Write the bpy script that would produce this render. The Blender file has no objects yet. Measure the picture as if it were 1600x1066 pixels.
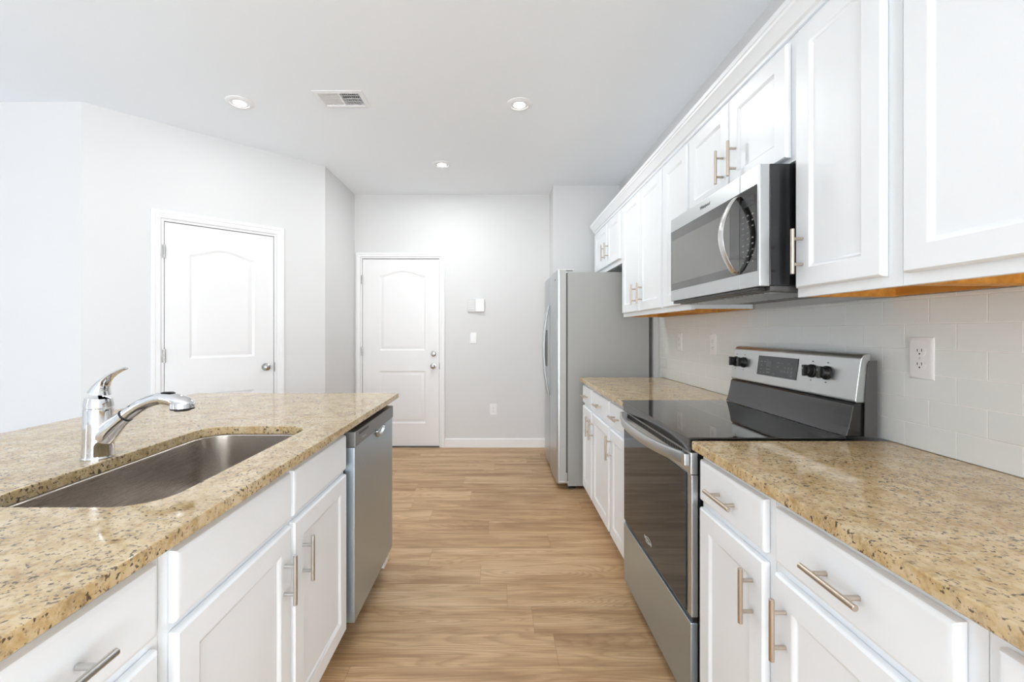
import bpy, bmesh, math, random
from mathutils import Vector, Matrix

random.seed(4)
sc = bpy.context.scene
COL = sc.collection
R = math.radians

# ------------------------------------------------------------------ camera, world, exposure
FPX, VPX, VPY, EYE = 680.0, 779.0, 518.0, 1.257      # focal length and vanishing point in pixels of the 1600x1066 frame
cam_data = bpy.data.cameras.new('camera')
cam_data.sensor_fit = 'HORIZONTAL'
cam_data.sensor_width = 36.0
cam_data.lens = 36.0 * FPX / 1600.0
cam_data.shift_x = (800.0 - VPX) / 1600.0
cam_data.shift_y = -(533.0 - VPY) / 1600.0
cam_data.clip_start = 0.02
cam = bpy.data.objects.new('camera', cam_data)
COL.objects.link(cam)
cam.location = (0, 0, EYE)
cam.rotation_euler = (R(90), 0, 0)
sc.camera = cam

SKY = 9.8
world = bpy.data.worlds.new('overcast_sky')
sc.world = world
world.use_nodes = True
bg = world.node_tree.nodes['Background']
bg.inputs[0].default_value = (0.96, 0.98, 1.005, 1)
bg.inputs[1].default_value = SKY

vs = sc.view_settings
vs.view_transform = 'Standard'
vs.look = 'None'
vs.exposure = 0.22
vs.gamma = 1.0
vs.use_curve_mapping = False
sc.cycles.use_denoising = True
sc.cycles.diffuse_bounces = 8
sc.cycles.max_bounces = 14
sc.cycles.caustics_reflective = False
sc.cycles.caustics_refractive = False
sc.cycles.sample_clamp_indirect = 8.0

# room dimensions
CEIL = 2.743
XW, XL, YB, YF = 1.23, -6.0, -4.5, 4.722            # right wall, left wall, back wall, far hall wall


# unseen windows added round the great room, sized for their light: sky portals
def portal(name, loc, rot, sx, sy):
    l = bpy.data.lights.new(name, 'AREA')
    l.shape = 'RECTANGLE'; l.size = sx; l.size_y = sy
    l.cycles.is_portal = True
    o = bpy.data.objects.new(name, l); COL.objects.link(o)
    o.location = loc; o.rotation_euler = rot
    return o

WIN_LEFT = [(-3.6, -2.9, 0.9, 2.20)]       # y0, y1, z0, z1 in the left wall
WIN_BACK = [(-1.4, 0.7, 0.03, 2.25)]        # x0, x1, z0, z1 in the back wall
WIN_RIGHT = [(-4.0, -1.7, 0.03, 2.20)]                                # y0, y1, z0, z1 in the right wall, added to light the island fronts
for (a, b, c, d) in WIN_RIGHT:
    portal('window_daylight', (XW + 0.15, (a + b) / 2, (c + d) / 2), (0, R(90), 0), d - c, b - a)
for (a, b, c, d) in WIN_LEFT:
    portal('window_daylight', (XL - 0.06, (a + b) / 2, (c + d) / 2), (0, R(-90), 0), d - c, b - a)
for (a, b, c, d) in WIN_BACK:
    portal('window_daylight', ((a + b) / 2, YB - 0.06, (c + d) / 2), (R(90), 0, 0), b - a, d - c)


# ------------------------------------------------------------------ materials
def new_mat(name):
    m = bpy.data.materials.new(name); m.use_nodes = True
    return m, m.node_tree, m.node_tree.nodes['Principled BSDF']

def N(nt, typ, **kw):
    n = nt.nodes.new(typ)
    for k, v in kw.items():
        setattr(n, k, v)
    return n

def ramp(nt, stops, interp='LINEAR'):
    n = nt.nodes.new('ShaderNodeValToRGB')
    n.color_ramp.interpolation = interp
    e = n.color_ramp.elements
    while len(e) > 1: e.remove(e[-1])
    e[0].position = stops[0][0]; e[0].color = (*stops[0][1], 1)
    for p, c in stops[1:]:
        x = e.new(p); x.color = (*c, 1)
    return n

def mix(nt, fac, a, b, blend='MIX'):
    n = nt.nodes.new('ShaderNodeMix'); n.data_type = 'RGBA'; n.blend_type = blend
    for sock, v in ((n.inputs[0], fac), (n.inputs[6], a), (n.inputs[7], b)):
        if isinstance(v, bpy.types.NodeSocket): nt.links.new(v, sock)
        elif isinstance(v, (int, float)): sock.default_value = v
        else: sock.default_value = (*v, 1)
    return n.outputs[2]

def math_node(nt, op, a, b=None, c=None):
    n = nt.nodes.new('ShaderNodeMath'); n.operation = op
    for i, v in enumerate((a, b, c)):
        if v is None: continue
        if isinstance(v, bpy.types.NodeSocket): nt.links.new(v, n.inputs[i])
        else: n.inputs[i].default_value = v
    return n.outputs[0]

def paint(name, col, rough=0.5, metal=0.0, noise=0.0, nscale=300.0, spec=0.5, coat=0.0):
    """plain painted / moulded surface with a very slight roughness grain"""
    m, nt, b = new_mat(name)
    b.inputs['Base Color'].default_value = (*col, 1)
    b.inputs['Roughness'].default_value = rough
    b.inputs['Metallic'].default_value = metal
    b.inputs['Specular IOR Level'].default_value = spec
    b.inputs['Coat Weight'].default_value = coat
    b.inputs['Coat Roughness'].default_value = 0.05
    if noise:
        tc = N(nt, 'ShaderNodeTexCoord'); n = N(nt, 'ShaderNodeTexNoise')
        n.inputs['Scale'].default_value = nscale
        nt.links.new(tc.outputs['Object'], n.inputs['Vector'])
        bp = N(nt, 'ShaderNodeBump'); bp.inputs['Strength'].default_value = noise; bp.inputs['Distance'].default_value = 0.001
        nt.links.new(n.outputs[0], bp.inputs['Height']); nt.links.new(bp.outputs[0], b.inputs['Normal'])
    return m

def brushed(name, col, rough, direction, metal=1.0, amount=0.12):
    """brushed metal: fine streaks along one axis vary the roughness and normal"""
    m, nt, b = new_mat(name)
    b.inputs['Base Color'].default_value = (*col, 1)
    b.inputs['Metallic'].default_value = metal
    tc = N(nt, 'ShaderNodeTexCoord'); mp = N(nt, 'ShaderNodeMapping')
    s = [900.0, 900.0, 900.0]; s['xyz'.index(direction)] = 6.0
    mp.inputs['Scale'].default_value = s
    nt.links.new(tc.outputs['Object'], mp.inputs['Vector'])
    n = N(nt, 'ShaderNodeTexNoise'); n.inputs['Scale'].default_value = 1.0; n.inputs['Detail'].default_value = 2.0
    nt.links.new(mp.outputs[0], n.inputs['Vector'])
    r = N(nt, 'ShaderNodeMapRange'); r.inputs[3].default_value = rough - amount / 2; r.inputs[4].default_value = rough + amount / 2
    nt.links.new(n.outputs[0], r.inputs[0]); nt.links.new(r.outputs[0], b.inputs['Roughness'])
    return m

def granite():
    m, nt, b = new_mat('granite')
    tc = N(nt, 'ShaderNodeTexCoord')
    def noise(scale, detail=4.0, rough=0.6, dist=0.0, off=0.0):
        mp = N(nt, 'ShaderNodeMapping'); mp.inputs['Location'].default_value = (off, off * 1.7, off * 0.6)
        nt.links.new(tc.outputs['Object'], mp.inputs['Vector'])
        n = N(nt, 'ShaderNodeTexNoise'); n.inputs['Scale'].default_value = scale
        n.inputs['Detail'].default_value = detail; n.inputs['Roughness'].default_value = rough
        n.inputs['Distortion'].default_value = dist
        nt.links.new(mp.outputs[0], n.inputs['Vector'])
        return n.outputs[0]
    c0 = ramp(nt, [(0.30, (0.36, 0.225, 0.085)), (0.43, (0.51, 0.345, 0.15)), (0.54, (0.63, 0.47, 0.255)), (0.68, (0.70, 0.56, 0.36))])
    nt.links.new(noise(18, 6, 0.7, 0.3), c0.inputs[0])
    c1 = ramp(nt, [(0.42, (0, 0, 0)), (0.62, (1, 1, 1))])
    nt.links.new(noise(90, 3, 0.6, 0.0, 5.0), c1.inputs[0])
    col = mix(nt, math_node(nt, 'MULTIPLY', c1.outputs[0], 0.45), c0.outputs[0], (0.68, 0.56, 0.38))
    # soft olive-brown clouds
    c2 = ramp(nt, [(0.52, (0, 0, 0)), (0.66, (1, 1, 1))])
    nt.links.new(noise(62, 5, 0.7, 0.2, 11.0), c2.inputs[0])
    col = mix(nt, math_node(nt, 'MULTIPLY', c2.outputs[0], 0.62), col, (0.29, 0.21, 0.11))
    # plum-brown flecks
    c4 = ramp(nt, [(0.60, (0, 0, 0)), (0.66, (1, 1, 1))])
    nt.links.new(noise(125, 3, 0.6, 0.1, 29.0), c4.inputs[0])
    col = mix(nt, math_node(nt, 'MULTIPLY', c4.outputs[0], 0.7), col, (0.15, 0.09, 0.07))
    # black mica flecks, thicker in drifts
    dr = ramp(nt, [(0.34, (0.485, 0.485, 0.485)), (0.66, (0.575, 0.575, 0.575))])
    nt.links.new(noise(9, 3, 0.6, 0.0, 33.0), dr.inputs[0])
    lo = math_node(nt, 'SUBTRACT', 1.125, dr.outputs[0])
    c3 = N(nt, 'ShaderNodeMapRange', interpolation_type='SMOOTHSTEP')
    nt.links.new(noise(115, 2.5, 0.55, 0.15, 21.0), c3.inputs[0])
    nt.links.new(lo, c3.inputs[1]); nt.links.new(math_node(nt, 'ADD', lo, 0.06), c3.inputs[2])
    col = mix(nt, math_node(nt, 'MULTIPLY', c3.outputs[0], 0.85), col, (0.035, 0.027, 0.023))
    nt.links.new(col, b.inputs['Base Color'])
    b.inputs['Roughness'].default_value = 0.06
    b.inputs['Specular IOR Level'].default_value = 0.65
    return m

def wood_floor():
    m, nt, b = new_mat('vinyl_plank')
    tc = N(nt, 'ShaderNodeTexCoord'); sp = N(nt, 'ShaderNodeSeparateXYZ')
    nt.links.new(tc.outputs['Object'], sp.inputs[0])
    x, y = sp.outputs[0], sp.outputs[1]
    PW, PL = 0.1785, 1.22
    v = math_node(nt, 'DIVIDE', math_node(nt, 'ADD', y, 20.0 - 1.64 + 0.0), PW)     # a seam runs at y = 1.64
    row = math_node(nt, 'FLOOR', v)
    wn = N(nt, 'ShaderNodeTexWhiteNoise', noise_dimensions='1D')
    nt.links.new(row, wn.inputs['W'])
    u = math_node(nt, 'ADD', math_node(nt, 'DIVIDE', x, PL), math_node(nt, 'MULTIPLY', wn.outputs[0], 7.0))
    idx = math_node(nt, 'FLOOR', u)
    cmb = N(nt, 'ShaderNodeCombineXYZ'); nt.links.new(row, cmb.inputs[0]); nt.links.new(idx, cmb.inputs[1])
    pn = N(nt, 'ShaderNodeTexWhiteNoise', noise_dimensions='2D'); nt.links.new(cmb.outputs[0], pn.inputs['Vector'])
    rnd = pn.outputs[0]
    # grain coordinates, shifted per plank
    gc = N(nt, 'ShaderNodeCombineXYZ')
    nt.links.new(math_node(nt, 'ADD', math_node(nt, 'MULTIPLY', x, 1.0), math_node(nt, 'MULTIPLY', rnd, 37.0)), gc.inputs[0])
    nt.links.new(math_node(nt, 'ADD', math_node(nt, 'MULTIPLY', y, 9.0), math_node(nt, 'MULTIPLY', rnd, 91.0)), gc.inputs[1])
    nt.links.new(rnd, gc.inputs[2])
    def gn(scale, detail, rough, dist=0.0):
        n = N(nt, 'ShaderNodeTexNoise'); n.inputs['Scale'].default_value = scale; n.inputs['Detail'].default_value = detail
        n.inputs['Roughness'].default_value = rough; n.inputs['Distortion'].default_value = dist
        nt.links.new(gc.outputs[0], n.inputs['Vector']); return n.outputs[0]
    broad = gn(1.7, 3, 0.55, 0.6)
    # cathedral grain: contour lines of the broad noise
    contour = math_node(nt, 'FRACT', math_node(nt, 'MULTIPLY', gn(0.9, 1.5, 0.4, 0.3), 26.0))
    cr = ramp(nt, [(0.0, (0, 0, 0)), (0.5, (1, 1, 1)), (0.86, (0.85, 0.85, 0.85)), (1.0, (0, 0, 0))])
    nt.links.new(contour, cr.inputs[0])
    fine_c = N(nt, 'ShaderNodeCombineXYZ')
    nt.links.new(math_node(nt, 'ADD', math_node(nt, 'MULTIPLY', x, 4.0), math_node(nt, 'MULTIPLY', rnd, 50.0)), fine_c.inputs[0])
    nt.links.new(math_node(nt, 'MULTIPLY', y, 190.0), fine_c.inputs[1])
    fn = N(nt, 'ShaderNodeTexNoise'); fn.inputs['Scale'].default_value = 1.0; fn.inputs['Detail'].default_value = 3.0
    nt.links.new(fine_c.outputs[0], fn.inputs['Vector'])
    base = ramp(nt, [(0.26, (0.36, 0.205, 0.095)), (0.43, (0.53, 0.335, 0.175)), (0.56, (0.65, 0.43, 0.235)), (0.72, (0.74, 0.52, 0.31))])
    tone = math_node(nt, 'ADD', broad, math_node(nt, 'MULTIPLY', math_node(nt, 'SUBTRACT', rnd, 0.5), 0.16))
    nt.links.new(tone, base.inputs[0])
    col = mix(nt, math_node(nt, 'MULTIPLY', math_node(nt, 'SUBTRACT', 1.0, cr.outputs[0]), 0.34), base.outputs[0], (0.25, 0.135, 0.06))
    fr = ramp(nt, [(0.42, (0, 0, 0)), (0.62, (1, 1, 1))]); nt.links.new(fn.outputs[0], fr.inputs[0])
    col = mix(nt, math_node(nt, 'MULTIPLY', fr.outputs[0], 0.34), col, (0.27, 0.15, 0.07))
    # seams
    fv = math_node(nt, 'FRACT', v); fu = math_node(nt, 'FRACT', u)
    dv = math_node(nt, 'MULTIPLY', math_node(nt, 'MINIMUM', fv, math_node(nt, 'SUBTRACT', 1.0, fv)), PW)
    du = math_node(nt, 'MULTIPLY', math_node(nt, 'MINIMUM', fu, math_node(nt, 'SUBTRACT', 1.0, fu)), PL)
    seam = math_node(nt, 'LESS_THAN', math_node(nt, 'MINIMUM', dv, du), 0.0009)
    col = mix(nt, math_node(nt, 'MULTIPLY', seam, 0.45), col, (0.12, 0.07, 0.04))
    nt.links.new(col, b.inputs['Base Color'])
    b.inputs['Roughness'].default_value = 0.42
    b.inputs['Specular IOR Level'].default_value = 0.4
    bp = N(nt, 'ShaderNodeBump'); bp.inputs['Strength'].default_value = 0.12; bp.inputs['Distance'].default_value = 0.001
    nt.links.new(fn.outputs[0], bp.inputs['Height']); nt.links.new(bp.outputs[0], b.inputs['Normal'])
    return m

def subway_tile():
    m, nt, b = new_mat('subway_tile')
    tc = N(nt, 'ShaderNodeTexCoord'); sp = N(nt, 'ShaderNodeSeparateXYZ'); nt.links.new(tc.outputs['Object'], sp.inputs[0])
    cb = N(nt, 'ShaderNodeCombineXYZ')
    nt.links.new(math_node(nt, 'ADD', sp.outputs[1], -1.2355 + 0.148 * 40 ), cb.inputs[0])
    nt.links.new(math_node(nt, 'ADD', sp.outputs[2], -0.9145 + 0.073 * 40), cb.inputs[1])
    br = N(nt, 'ShaderNodeTexBrick'); br.offset = 0.5; br.offset_frequency = 2; br.squash = 1.0
    br.inputs['Scale'].default_value = 1.0
    br.inputs['Brick Width'].default_value = 0.148; br.inputs['Row Height'].default_value = 0.073
    br.inputs['Mortar Size'].default_value = 0.0019; br.inputs['Mortar Smooth'].default_value = 0.6
    br.inputs['Bias'].default_value = -1.0
    br.inputs['Color1'].default_value = (0.80, 0.83, 0.82, 1); br.inputs['Color2'].default_value = (0.785, 0.815, 0.805, 1)
    br.inputs['Mortar'].default_value = (0.96, 0.965, 0.96, 1)
    nt.links.new(cb.outputs[0], br.inputs['Vector'])
    nt.links.new(br.outputs['Color'], b.inputs['Base Color'])
    b.inputs['Roughness'].default_value = 0.18
    bp = N(nt, 'ShaderNodeBump', invert=True); bp.inputs['Strength'].default_value = 0.6; bp.inputs['Distance'].default_value = 0.0015
    nt.links.new(br.outputs['Fac'], bp.inputs['Height']); nt.links.new(bp.outputs[0], b.inputs['Normal'])
    return m

def raw_wood():
    m, nt, b = new_mat('raw_cabinet_wood')
    tc = N(nt, 'ShaderNodeTexCoord'); mp = N(nt, 'ShaderNodeMapping'); mp.inputs['Scale'].default_value = (40, 3, 40)
    nt.links.new(tc.outputs['Object'], mp.inputs['Vector'])
    n = N(nt, 'ShaderNodeTexNoise'); n.inputs['Scale'].default_value = 1.0; n.inputs['Detail'].default_value = 4
    nt.links.new(mp.outputs[0], n.inputs['Vector'])
    r = ramp(nt, [(0.3, (0.52, 0.22, 0.03)), (0.7, (0.78, 0.40, 0.08))]); nt.links.new(n.outputs[0], r.inputs[0])
    nt.links.new(r.outputs[0], b.inputs['Base Color']); b.inputs['Roughness'].default_value = 0.5
    return m

def emitter(name, col, strength):
    m, nt, b = new_mat(name)
    b.inputs['Base Color'].default_value = (0.9, 0.9, 0.9, 1)
    b.inputs['Emission Color'].default_value = (*col, 1); b.inputs['Emission Strength'].default_value = strength
    return m

M = dict(
    wall=paint('wall_paint', (0.725, 0.728, 0.728), 0.65, noise=0.06, nscale=250, spec=0.3),
    ceiling=paint('ceiling_paint', (0.895, 0.925, 0.955), 0.85, noise=0.06, nscale=250, spec=0.2),
    trim=paint('trim_paint', (0.87, 0.87, 0.875), 0.35),
    door=paint('door_paint', (0.85, 0.85, 0.855), 0.4),
    cab=paint('cabinet_paint', (0.90, 0.935, 0.965), 0.32),
    kick=paint('toe_kick_board', (0.10, 0.075, 0.055), 0.7),  # stands for unlit space on the plates behind the doors
    granite=granite(), floor=wood_floor(), tile=subway_tile(), rawwood=raw_wood(),
    steel=brushed('stainless_steel', (0.58, 0.60, 0.605), 0.34, 'y'),
    handle_steel=brushed('polished_handle_steel', (0.74, 0.74, 0.735), 0.2, 'z'),
    steel_low=brushed('stainless_steel_front', (0.505, 0.595, 0.67), 0.36, 'z'),  # copy of the steel, blued to cancel the floor's brown reflection
    steel_v=brushed('stainless_steel_vertical', (0.54, 0.57, 0.585), 0.34, 'z'),
    sink=brushed('sink_steel', (0.60, 0.555, 0.51), 0.27, 'y', amount=0.05),
    chrome=paint('chrome', (0.74, 0.745, 0.76), 0.04, 1.0),
    nickel=brushed('satin_nickel', (0.60, 0.60, 0.585), 0.30, 'z'),
    nickel_warm=brushed('warm_satin_nickel', (0.57, 0.49, 0.41), 0.34, 'z'),  # same nickel as the island pulls; warm reflection put into the colour
    knob=paint('brushed_knob_metal', (0.52, 0.52, 0.51), 0.22, 1.0),
    black_glass=paint('black_glass', (0.006, 0.006, 0.007), 0.03, coat=0.6),
    oven_glass=paint('oven_glass', (0.008, 0.014, 0.022), 0.05, spec=0.9, coat=0.0),  # base blued too, against the warm floor reflection
    screen=paint('microwave_window_screen', (0.15, 0.152, 0.145), 0.12, coat=0.6),  # perforated screen, lightened to stand in for the reflected white wall
    screen_edge=paint('microwave_window_border', (0.045, 0.046, 0.044), 0.08, coat=0.6),
    black_enamel=paint('black_enamel', (0.014, 0.014, 0.015), 0.16, coat=0.4),
    black_plastic=paint('black_plastic', (0.012, 0.012, 0.012), 0.35),
    dark_metal=paint('dark_grey_metal', (0.09, 0.09, 0.09), 0.38),
    dw_panel=paint('dishwasher_control_panel', (0.20, 0.20, 0.195), 0.3, 0.6),
    fridge_side=paint('grey_fridge_side', (0.385, 0.39, 0.375), 0.5, noise=0.15, nscale=900),
    fridge_trim=paint('fridge_door_edge', (0.47, 0.475, 0.46), 0.4),
    gasket=paint('grey_gasket', (0.10, 0.10, 0.10), 0.6),
    white_plastic=paint('white_plastic', (0.86, 0.86, 0.87), 0.35),
    grey_plastic=paint('pale_grey_plastic', (0.62, 0.62, 0.61), 0.4),
    slot=paint('dark_slot', (0.03, 0.03, 0.03), 0.6),
    mark=paint('pale_print', (0.50, 0.51, 0.51), 0.5),
    mark_dim=paint('grey_print', (0.20, 0.205, 0.205), 0.5),
    display=paint('display_glass', (0.045, 0.047, 0.05), 0.12),
    logo=paint('silver_print', (0.75, 0.75, 0.75), 0.3),
    duct=paint('duct_interior', (0.07, 0.07, 0.07), 0.7),
    lamp=emitter('led_diffuser', (1.0, 0.985, 0.96), 14.0),
    carpet=paint('pale_carpet', (0.70, 0.71, 0.72), 0.95, noise=0.5, nscale=400, spec=0.1),  # unseen floor added to bounce neutral light
    beige=paint('unpainted_shoe_moulding', (0.62, 0.50, 0.36), 0.6),
)


M['oven_glass'].node_tree.nodes['Principled BSDF'].inputs['Specular Tint'].default_value = (0.56, 0.78, 1.0, 1)   # blue tint in the colour offsets the floor's brown reflection

# ------------------------------------------------------------------ mesh builder
class MB:
    def __init__(s):
        s.bm = bmesh.new()

    def _append(s, t, mat=None):
        if mat is not None: bmesh.ops.transform(t, matrix=mat, verts=t.verts)
        off = {}
        for v in t.verts: off[v] = s.bm.verts.new(v.co)
        for f in t.faces:
            try: s.bm.faces.new([off[v] for v in f.verts])
            except ValueError: pass
        t.free()

    def box(s, x0, x1, y0, y1, z0, z1, bev=0.0, seg=2):
        x0, x1 = min(x0, x1), max(x0, x1); y0, y1 = min(y0, y1), max(y0, y1); z0, z1 = min(z0, z1), max(z0, z1)
        t = bmesh.new()
        bmesh.ops.create_cube(t, size=1.0)
        for v in t.verts:
            v.co = Vector(((x0 + x1) / 2 + v.co.x * (x1 - x0), (y0 + y1) / 2 + v.co.y * (y1 - y0), (z0 + z1) / 2 + v.co.z * (z1 - z0)))
        if bev > 0:
            bmesh.ops.bevel(t, geom=list(t.edges), offset=bev, segments=seg, affect='EDGES', profile=0.5)
        s._append(t); return s

    def fbox(s, P, u0, u1, d0, d1, z0, z1, bev=0.0):
        """box given in a frame P(u, d, z) that may be rotated about the vertical"""
        t = MB(); t.box(u0, u1, d0, d1, z0, z1, bev)
        for v in t.bm.verts: v.co = P(*v.co)
        s._append(t.bm); return s

    def loops(s, loops, cap0=True, cap1=True, close=True):
        """skin a list of equal-length point loops"""
        vs_ = [[s.bm.verts.new(p) for p in lp] for lp in loops]
        n = len(vs_[0])
        for a, b in zip(vs_, vs_[1:]):
            for i in range(n if close else n - 1):
                j = (i + 1) % n
                s.bm.faces.new((a[i], a[j], b[j], b[i]))
        if cap0: s.bm.faces.new(list(reversed(vs_[0])))
        if cap1: s.bm.faces.new(vs_[-1])
        return s

    def tube(s, path, radii, seg=16, flat=None, up=(0, 0, 1)):
        """sweep an ellipse along a path; flat = list of (side, up) radii when not round"""
        path = [Vector(p) for p in path]
        if not hasattr(radii, '__len__'): radii = [radii] * len(path)
        L = []
        for i, p in enumerate(path):
            t = (path[min(i + 1, len(path) - 1)] - path[max(i - 1, 0)]).normalized()
            u = Vector(up)
            if abs(t.dot(u)) > 0.98: u = Vector((1, 0, 0)) if abs(t.x) < 0.9 else Vector((0, 1, 0))
            a = t.cross(u).normalized(); b = a.cross(t).normalized()
            ra, rb = flat[i] if flat else (radii[i], radii[i])
            L.append([p + a * (ra * math.cos(2 * math.pi * k / seg)) + b * (rb * math.sin(2 * math.pi * k / seg)) for k in range(seg)])
        return s.loops(L)

    def cyl(s, p0, p1, r0, r1=None, seg=20, bev=0.0):
        r1 = r0 if r1 is None else r1
        p0, p1 = Vector(p0), Vector(p1)
        if bev > 0:
            d = (p1 - p0).normalized()
            return s.tube([p0, p0 + d * bev, p1 - d * bev, p1], [r0 - bev, r0, r1, r1 - bev], seg)
        return s.tube([p0, p1], [r0, r1], seg)

    def lathe(s, c, prof, seg=32, axis='z'):
        """revolve (radius, height) profile about an axis through c"""
        c = Vector(c); L = []
        for r, h in prof:
            lp = []
            for k in range(seg):
                a = 2 * math.pi * k / seg; q = (r * math.cos(a), r * math.sin(a))
                lp.append(c + {'z': Vector((q[0], q[1], h)), 'x': Vector((h, q[0], q[1])), 'y': Vector((q[0], h, q[1]))}[axis])
            L.append(lp)
        return s.loops(L)

    def prism(s, poly, y0, y1, bev=0.0):
        """polygon in XZ extruded along Y"""
        t = bmesh.new()
        a = [t.verts.new((p[0], y0, p[1])) for p in poly]; b = [t.verts.new((p[0], y1, p[1])) for p in poly]
        n = len(poly)
        t.faces.new(a); t.faces.new(list(reversed(b)))
        for i in range(n):
            j = (i + 1) % n; t.faces.new((a[i], b[i], b[j], a[j]))
        bmesh.ops.recalc_face_normals(t, faces=t.faces)
        if bev > 0:
            bmesh.ops.bevel(t, geom=[e for e in t.edges], offset=bev, segments=2, affect='EDGES', profile=0.5)
        s._append(t); return s

    def panel(s, P, u0, u1, z0, z1, prof):
        """a rectangular front built of nested rings: prof = (inset, depth) pairs from the back edge inward"""
        L = []
        for ins, d in prof:
            L.append([P(u0 + ins, d, z0 + ins), P(u1 - ins, d, z0 + ins), P(u1 - ins, d, z1 - ins), P(u0 + ins, d, z1 - ins)])
        return s.loops(L)

    def build(s, name, mat, parent=None, smooth=True, angle=35):
        bm = s.bm
        bmesh.ops.recalc_face_normals(bm, faces=bm.faces)
        off = Vector((0, 0, 0)); p = parent
        while p is not None:
            off += p.location; p = p.parent
        for v in bm.verts: v.co -= off
        me = bpy.data.meshes.new(name); bm.to_mesh(me); bm.free()
        if mat is not None: me.materials.append(mat)
        if smooth:
            me.polygons.foreach_set('use_smooth', [True] * len(me.polygons))
            me.set_sharp_from_angle(angle=R(angle))
        o = bpy.data.objects.new(name, me); COL.objects.link(o)
        if parent is not None: o.parent = parent
        if smooth:      # keep large flat faces flat beside their eased edges
            w = o.modifiers.new('weighted_normal', 'WEIGHTED_NORMAL'); w.keep_sharp = True; w.weight = 100
        return o


def thing(name, label, cat, loc, group=None):
    o = bpy.data.objects.new(name, None); COL.objects.link(o)
    o.empty_display_size = 0.1
    o.location = loc; o['label'] = label; o['category'] = cat
    if group: o['group'] = group
    return o

def tag(o, label, cat, group=None):
    o['label'] = label; o['category'] = cat
    if group: o['group'] = group
    return o

def struct(o, label=None, cat=None):
    o['kind'] = 'structure'
    if label: o['label'] = label
    if cat: o['category'] = cat
    return o

def text(name, body, size, mat, parent, mtx):
    c = bpy.data.curves.new(name, 'FONT'); c.body = body; c.size = size
    c.align_x = 'CENTER'; c.align_y = 'CENTER'; c.extrude = 0.0002; c.shear = 0.15
    c.materials.append(mat)
    tmp = bpy.data.objects.new(name + '_outline', c); COL.objects.link(tmp)
    dg = bpy.context.evaluated_depsgraph_get(); dg.update()
    me = bpy.data.meshes.new_from_object(tmp.evaluated_get(dg)); me.name = name
    bpy.data.objects.remove(tmp); bpy.data.curves.remove(c)
    if not me.materials: me.materials.append(mat)
    o = bpy.data.objects.new(name, me); COL.objects.link(o)
    off = Vector((0, 0, 0)); p = parent
    while p is not None:
        off += p.location; p = p.parent
    o.parent = parent
    mtx = mtx.copy(); mtx.translation = mtx.translation - off
    o.matrix_local = mtx
    return o

def facing_minus_x(x, y, z):
    return Matrix(((0, 0, -1, x), (-1, 0, 0, y), (0, 1, 0, z), (0, 0, 0, 1)))

def facing_plus_x(x, y, z):
    return Matrix(((0, 0, 1, x), (1, 0, 0, y), (0, 1, 0, z), (0, 0, 0, 1)))


# ------------------------------------------------------------------ room shell
T = 0.12
def wall_panel(name, P, length, openings, label, mat=None, thick=T, h=CEIL):
    """one wall with rectangular openings; P(u, d, z), d = 0 at the room face, negative behind it"""
    m = MB()
    us = sorted({0.0, length, *[o[0] for o in openings], *[o[1] for o in openings]})
    for a, b in zip(us, us[1:]):
        mid = (a + b) / 2
        op = next((o for o in openings if o[0] < mid < o[1]), None)
        if op is None: m.fbox(P, a, b, -thick, 0, 0, h)
        else:
            if op[2] > 0.001: m.fbox(P, a, b, -thick, 0, 0, op[2])
            if op[3] < h: m.fbox(P, a, b, -thick, 0, op[3], h)
    o = m.build(name, mat or M['wall'], smooth=False)
    return struct(o, label, 'wall')

KX, KY = -1.66, -1.2          # the plank floor of the kitchen meets an unseen pale carpet here, added for bounce light
floor_o = MB().box(KX, XW + T, KY, YF + T, -0.08, 0.0).build('floor', M['floor'], smooth=False)
m = MB().box(XL - T, KX, YB - T, YF + T, -0.08, 0.0).box(KX, XW + T, YB - T, KY, -0.08, 0.0)
struct(m.build('floor_carpet', M['carpet'], smooth=False), 'pale grey carpet of the great room behind the island', 'floor')
struct(floor_o, 'warm brown wood-look plank floor running across the aisle', 'floor')
# ceiling with a cut-out for the vent
VX0, VX1, VY0, VY1 = -1.155, -0.845, 2.68, 2.885
m = MB()
ix0, ix1, iy0, iy1 = VX0 + 0.03, VX1 - 0.03, VY0 + 0.03, VY1 - 0.03
m.box(XL - T, ix0, YB - T, YF + T, CEIL, CEIL + 0.1); m.box(ix1, XW + T, YB - T, YF + T, CEIL, CEIL + 0.1)
m.box(ix0, ix1, YB - T, iy0, CEIL, CEIL + 0.1); m.box(ix0, ix1, iy1, YF + T, CEIL, CEIL + 0.1)
struct(m.build('ceiling', M['ceiling'], smooth=False), 'flat white painted ceiling with recessed lights', 'ceiling')

# diagonal pantry wall
OX, OY = -2.70, 2.815
DX, DY = 1.139, 1.102
DL = math.hypot(DX, DY); DX, DY = DX / DL, DY / DL
def PD(u, d, z): return Vector((OX + DX * u + DY * d, OY + DY * u - DX * d, z))
def PFAR(u, d, z): return Vector((-1.5625 + u, YF - d, z))            # far hall wall, u from its left corner
def u_far(px): return (px - VPX) / FPX * YF + 1.5625
def u_diag(px):
    s = (px - VPX) / FPX
    return (s * OY - OX) / (DX - s * DY)

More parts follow.
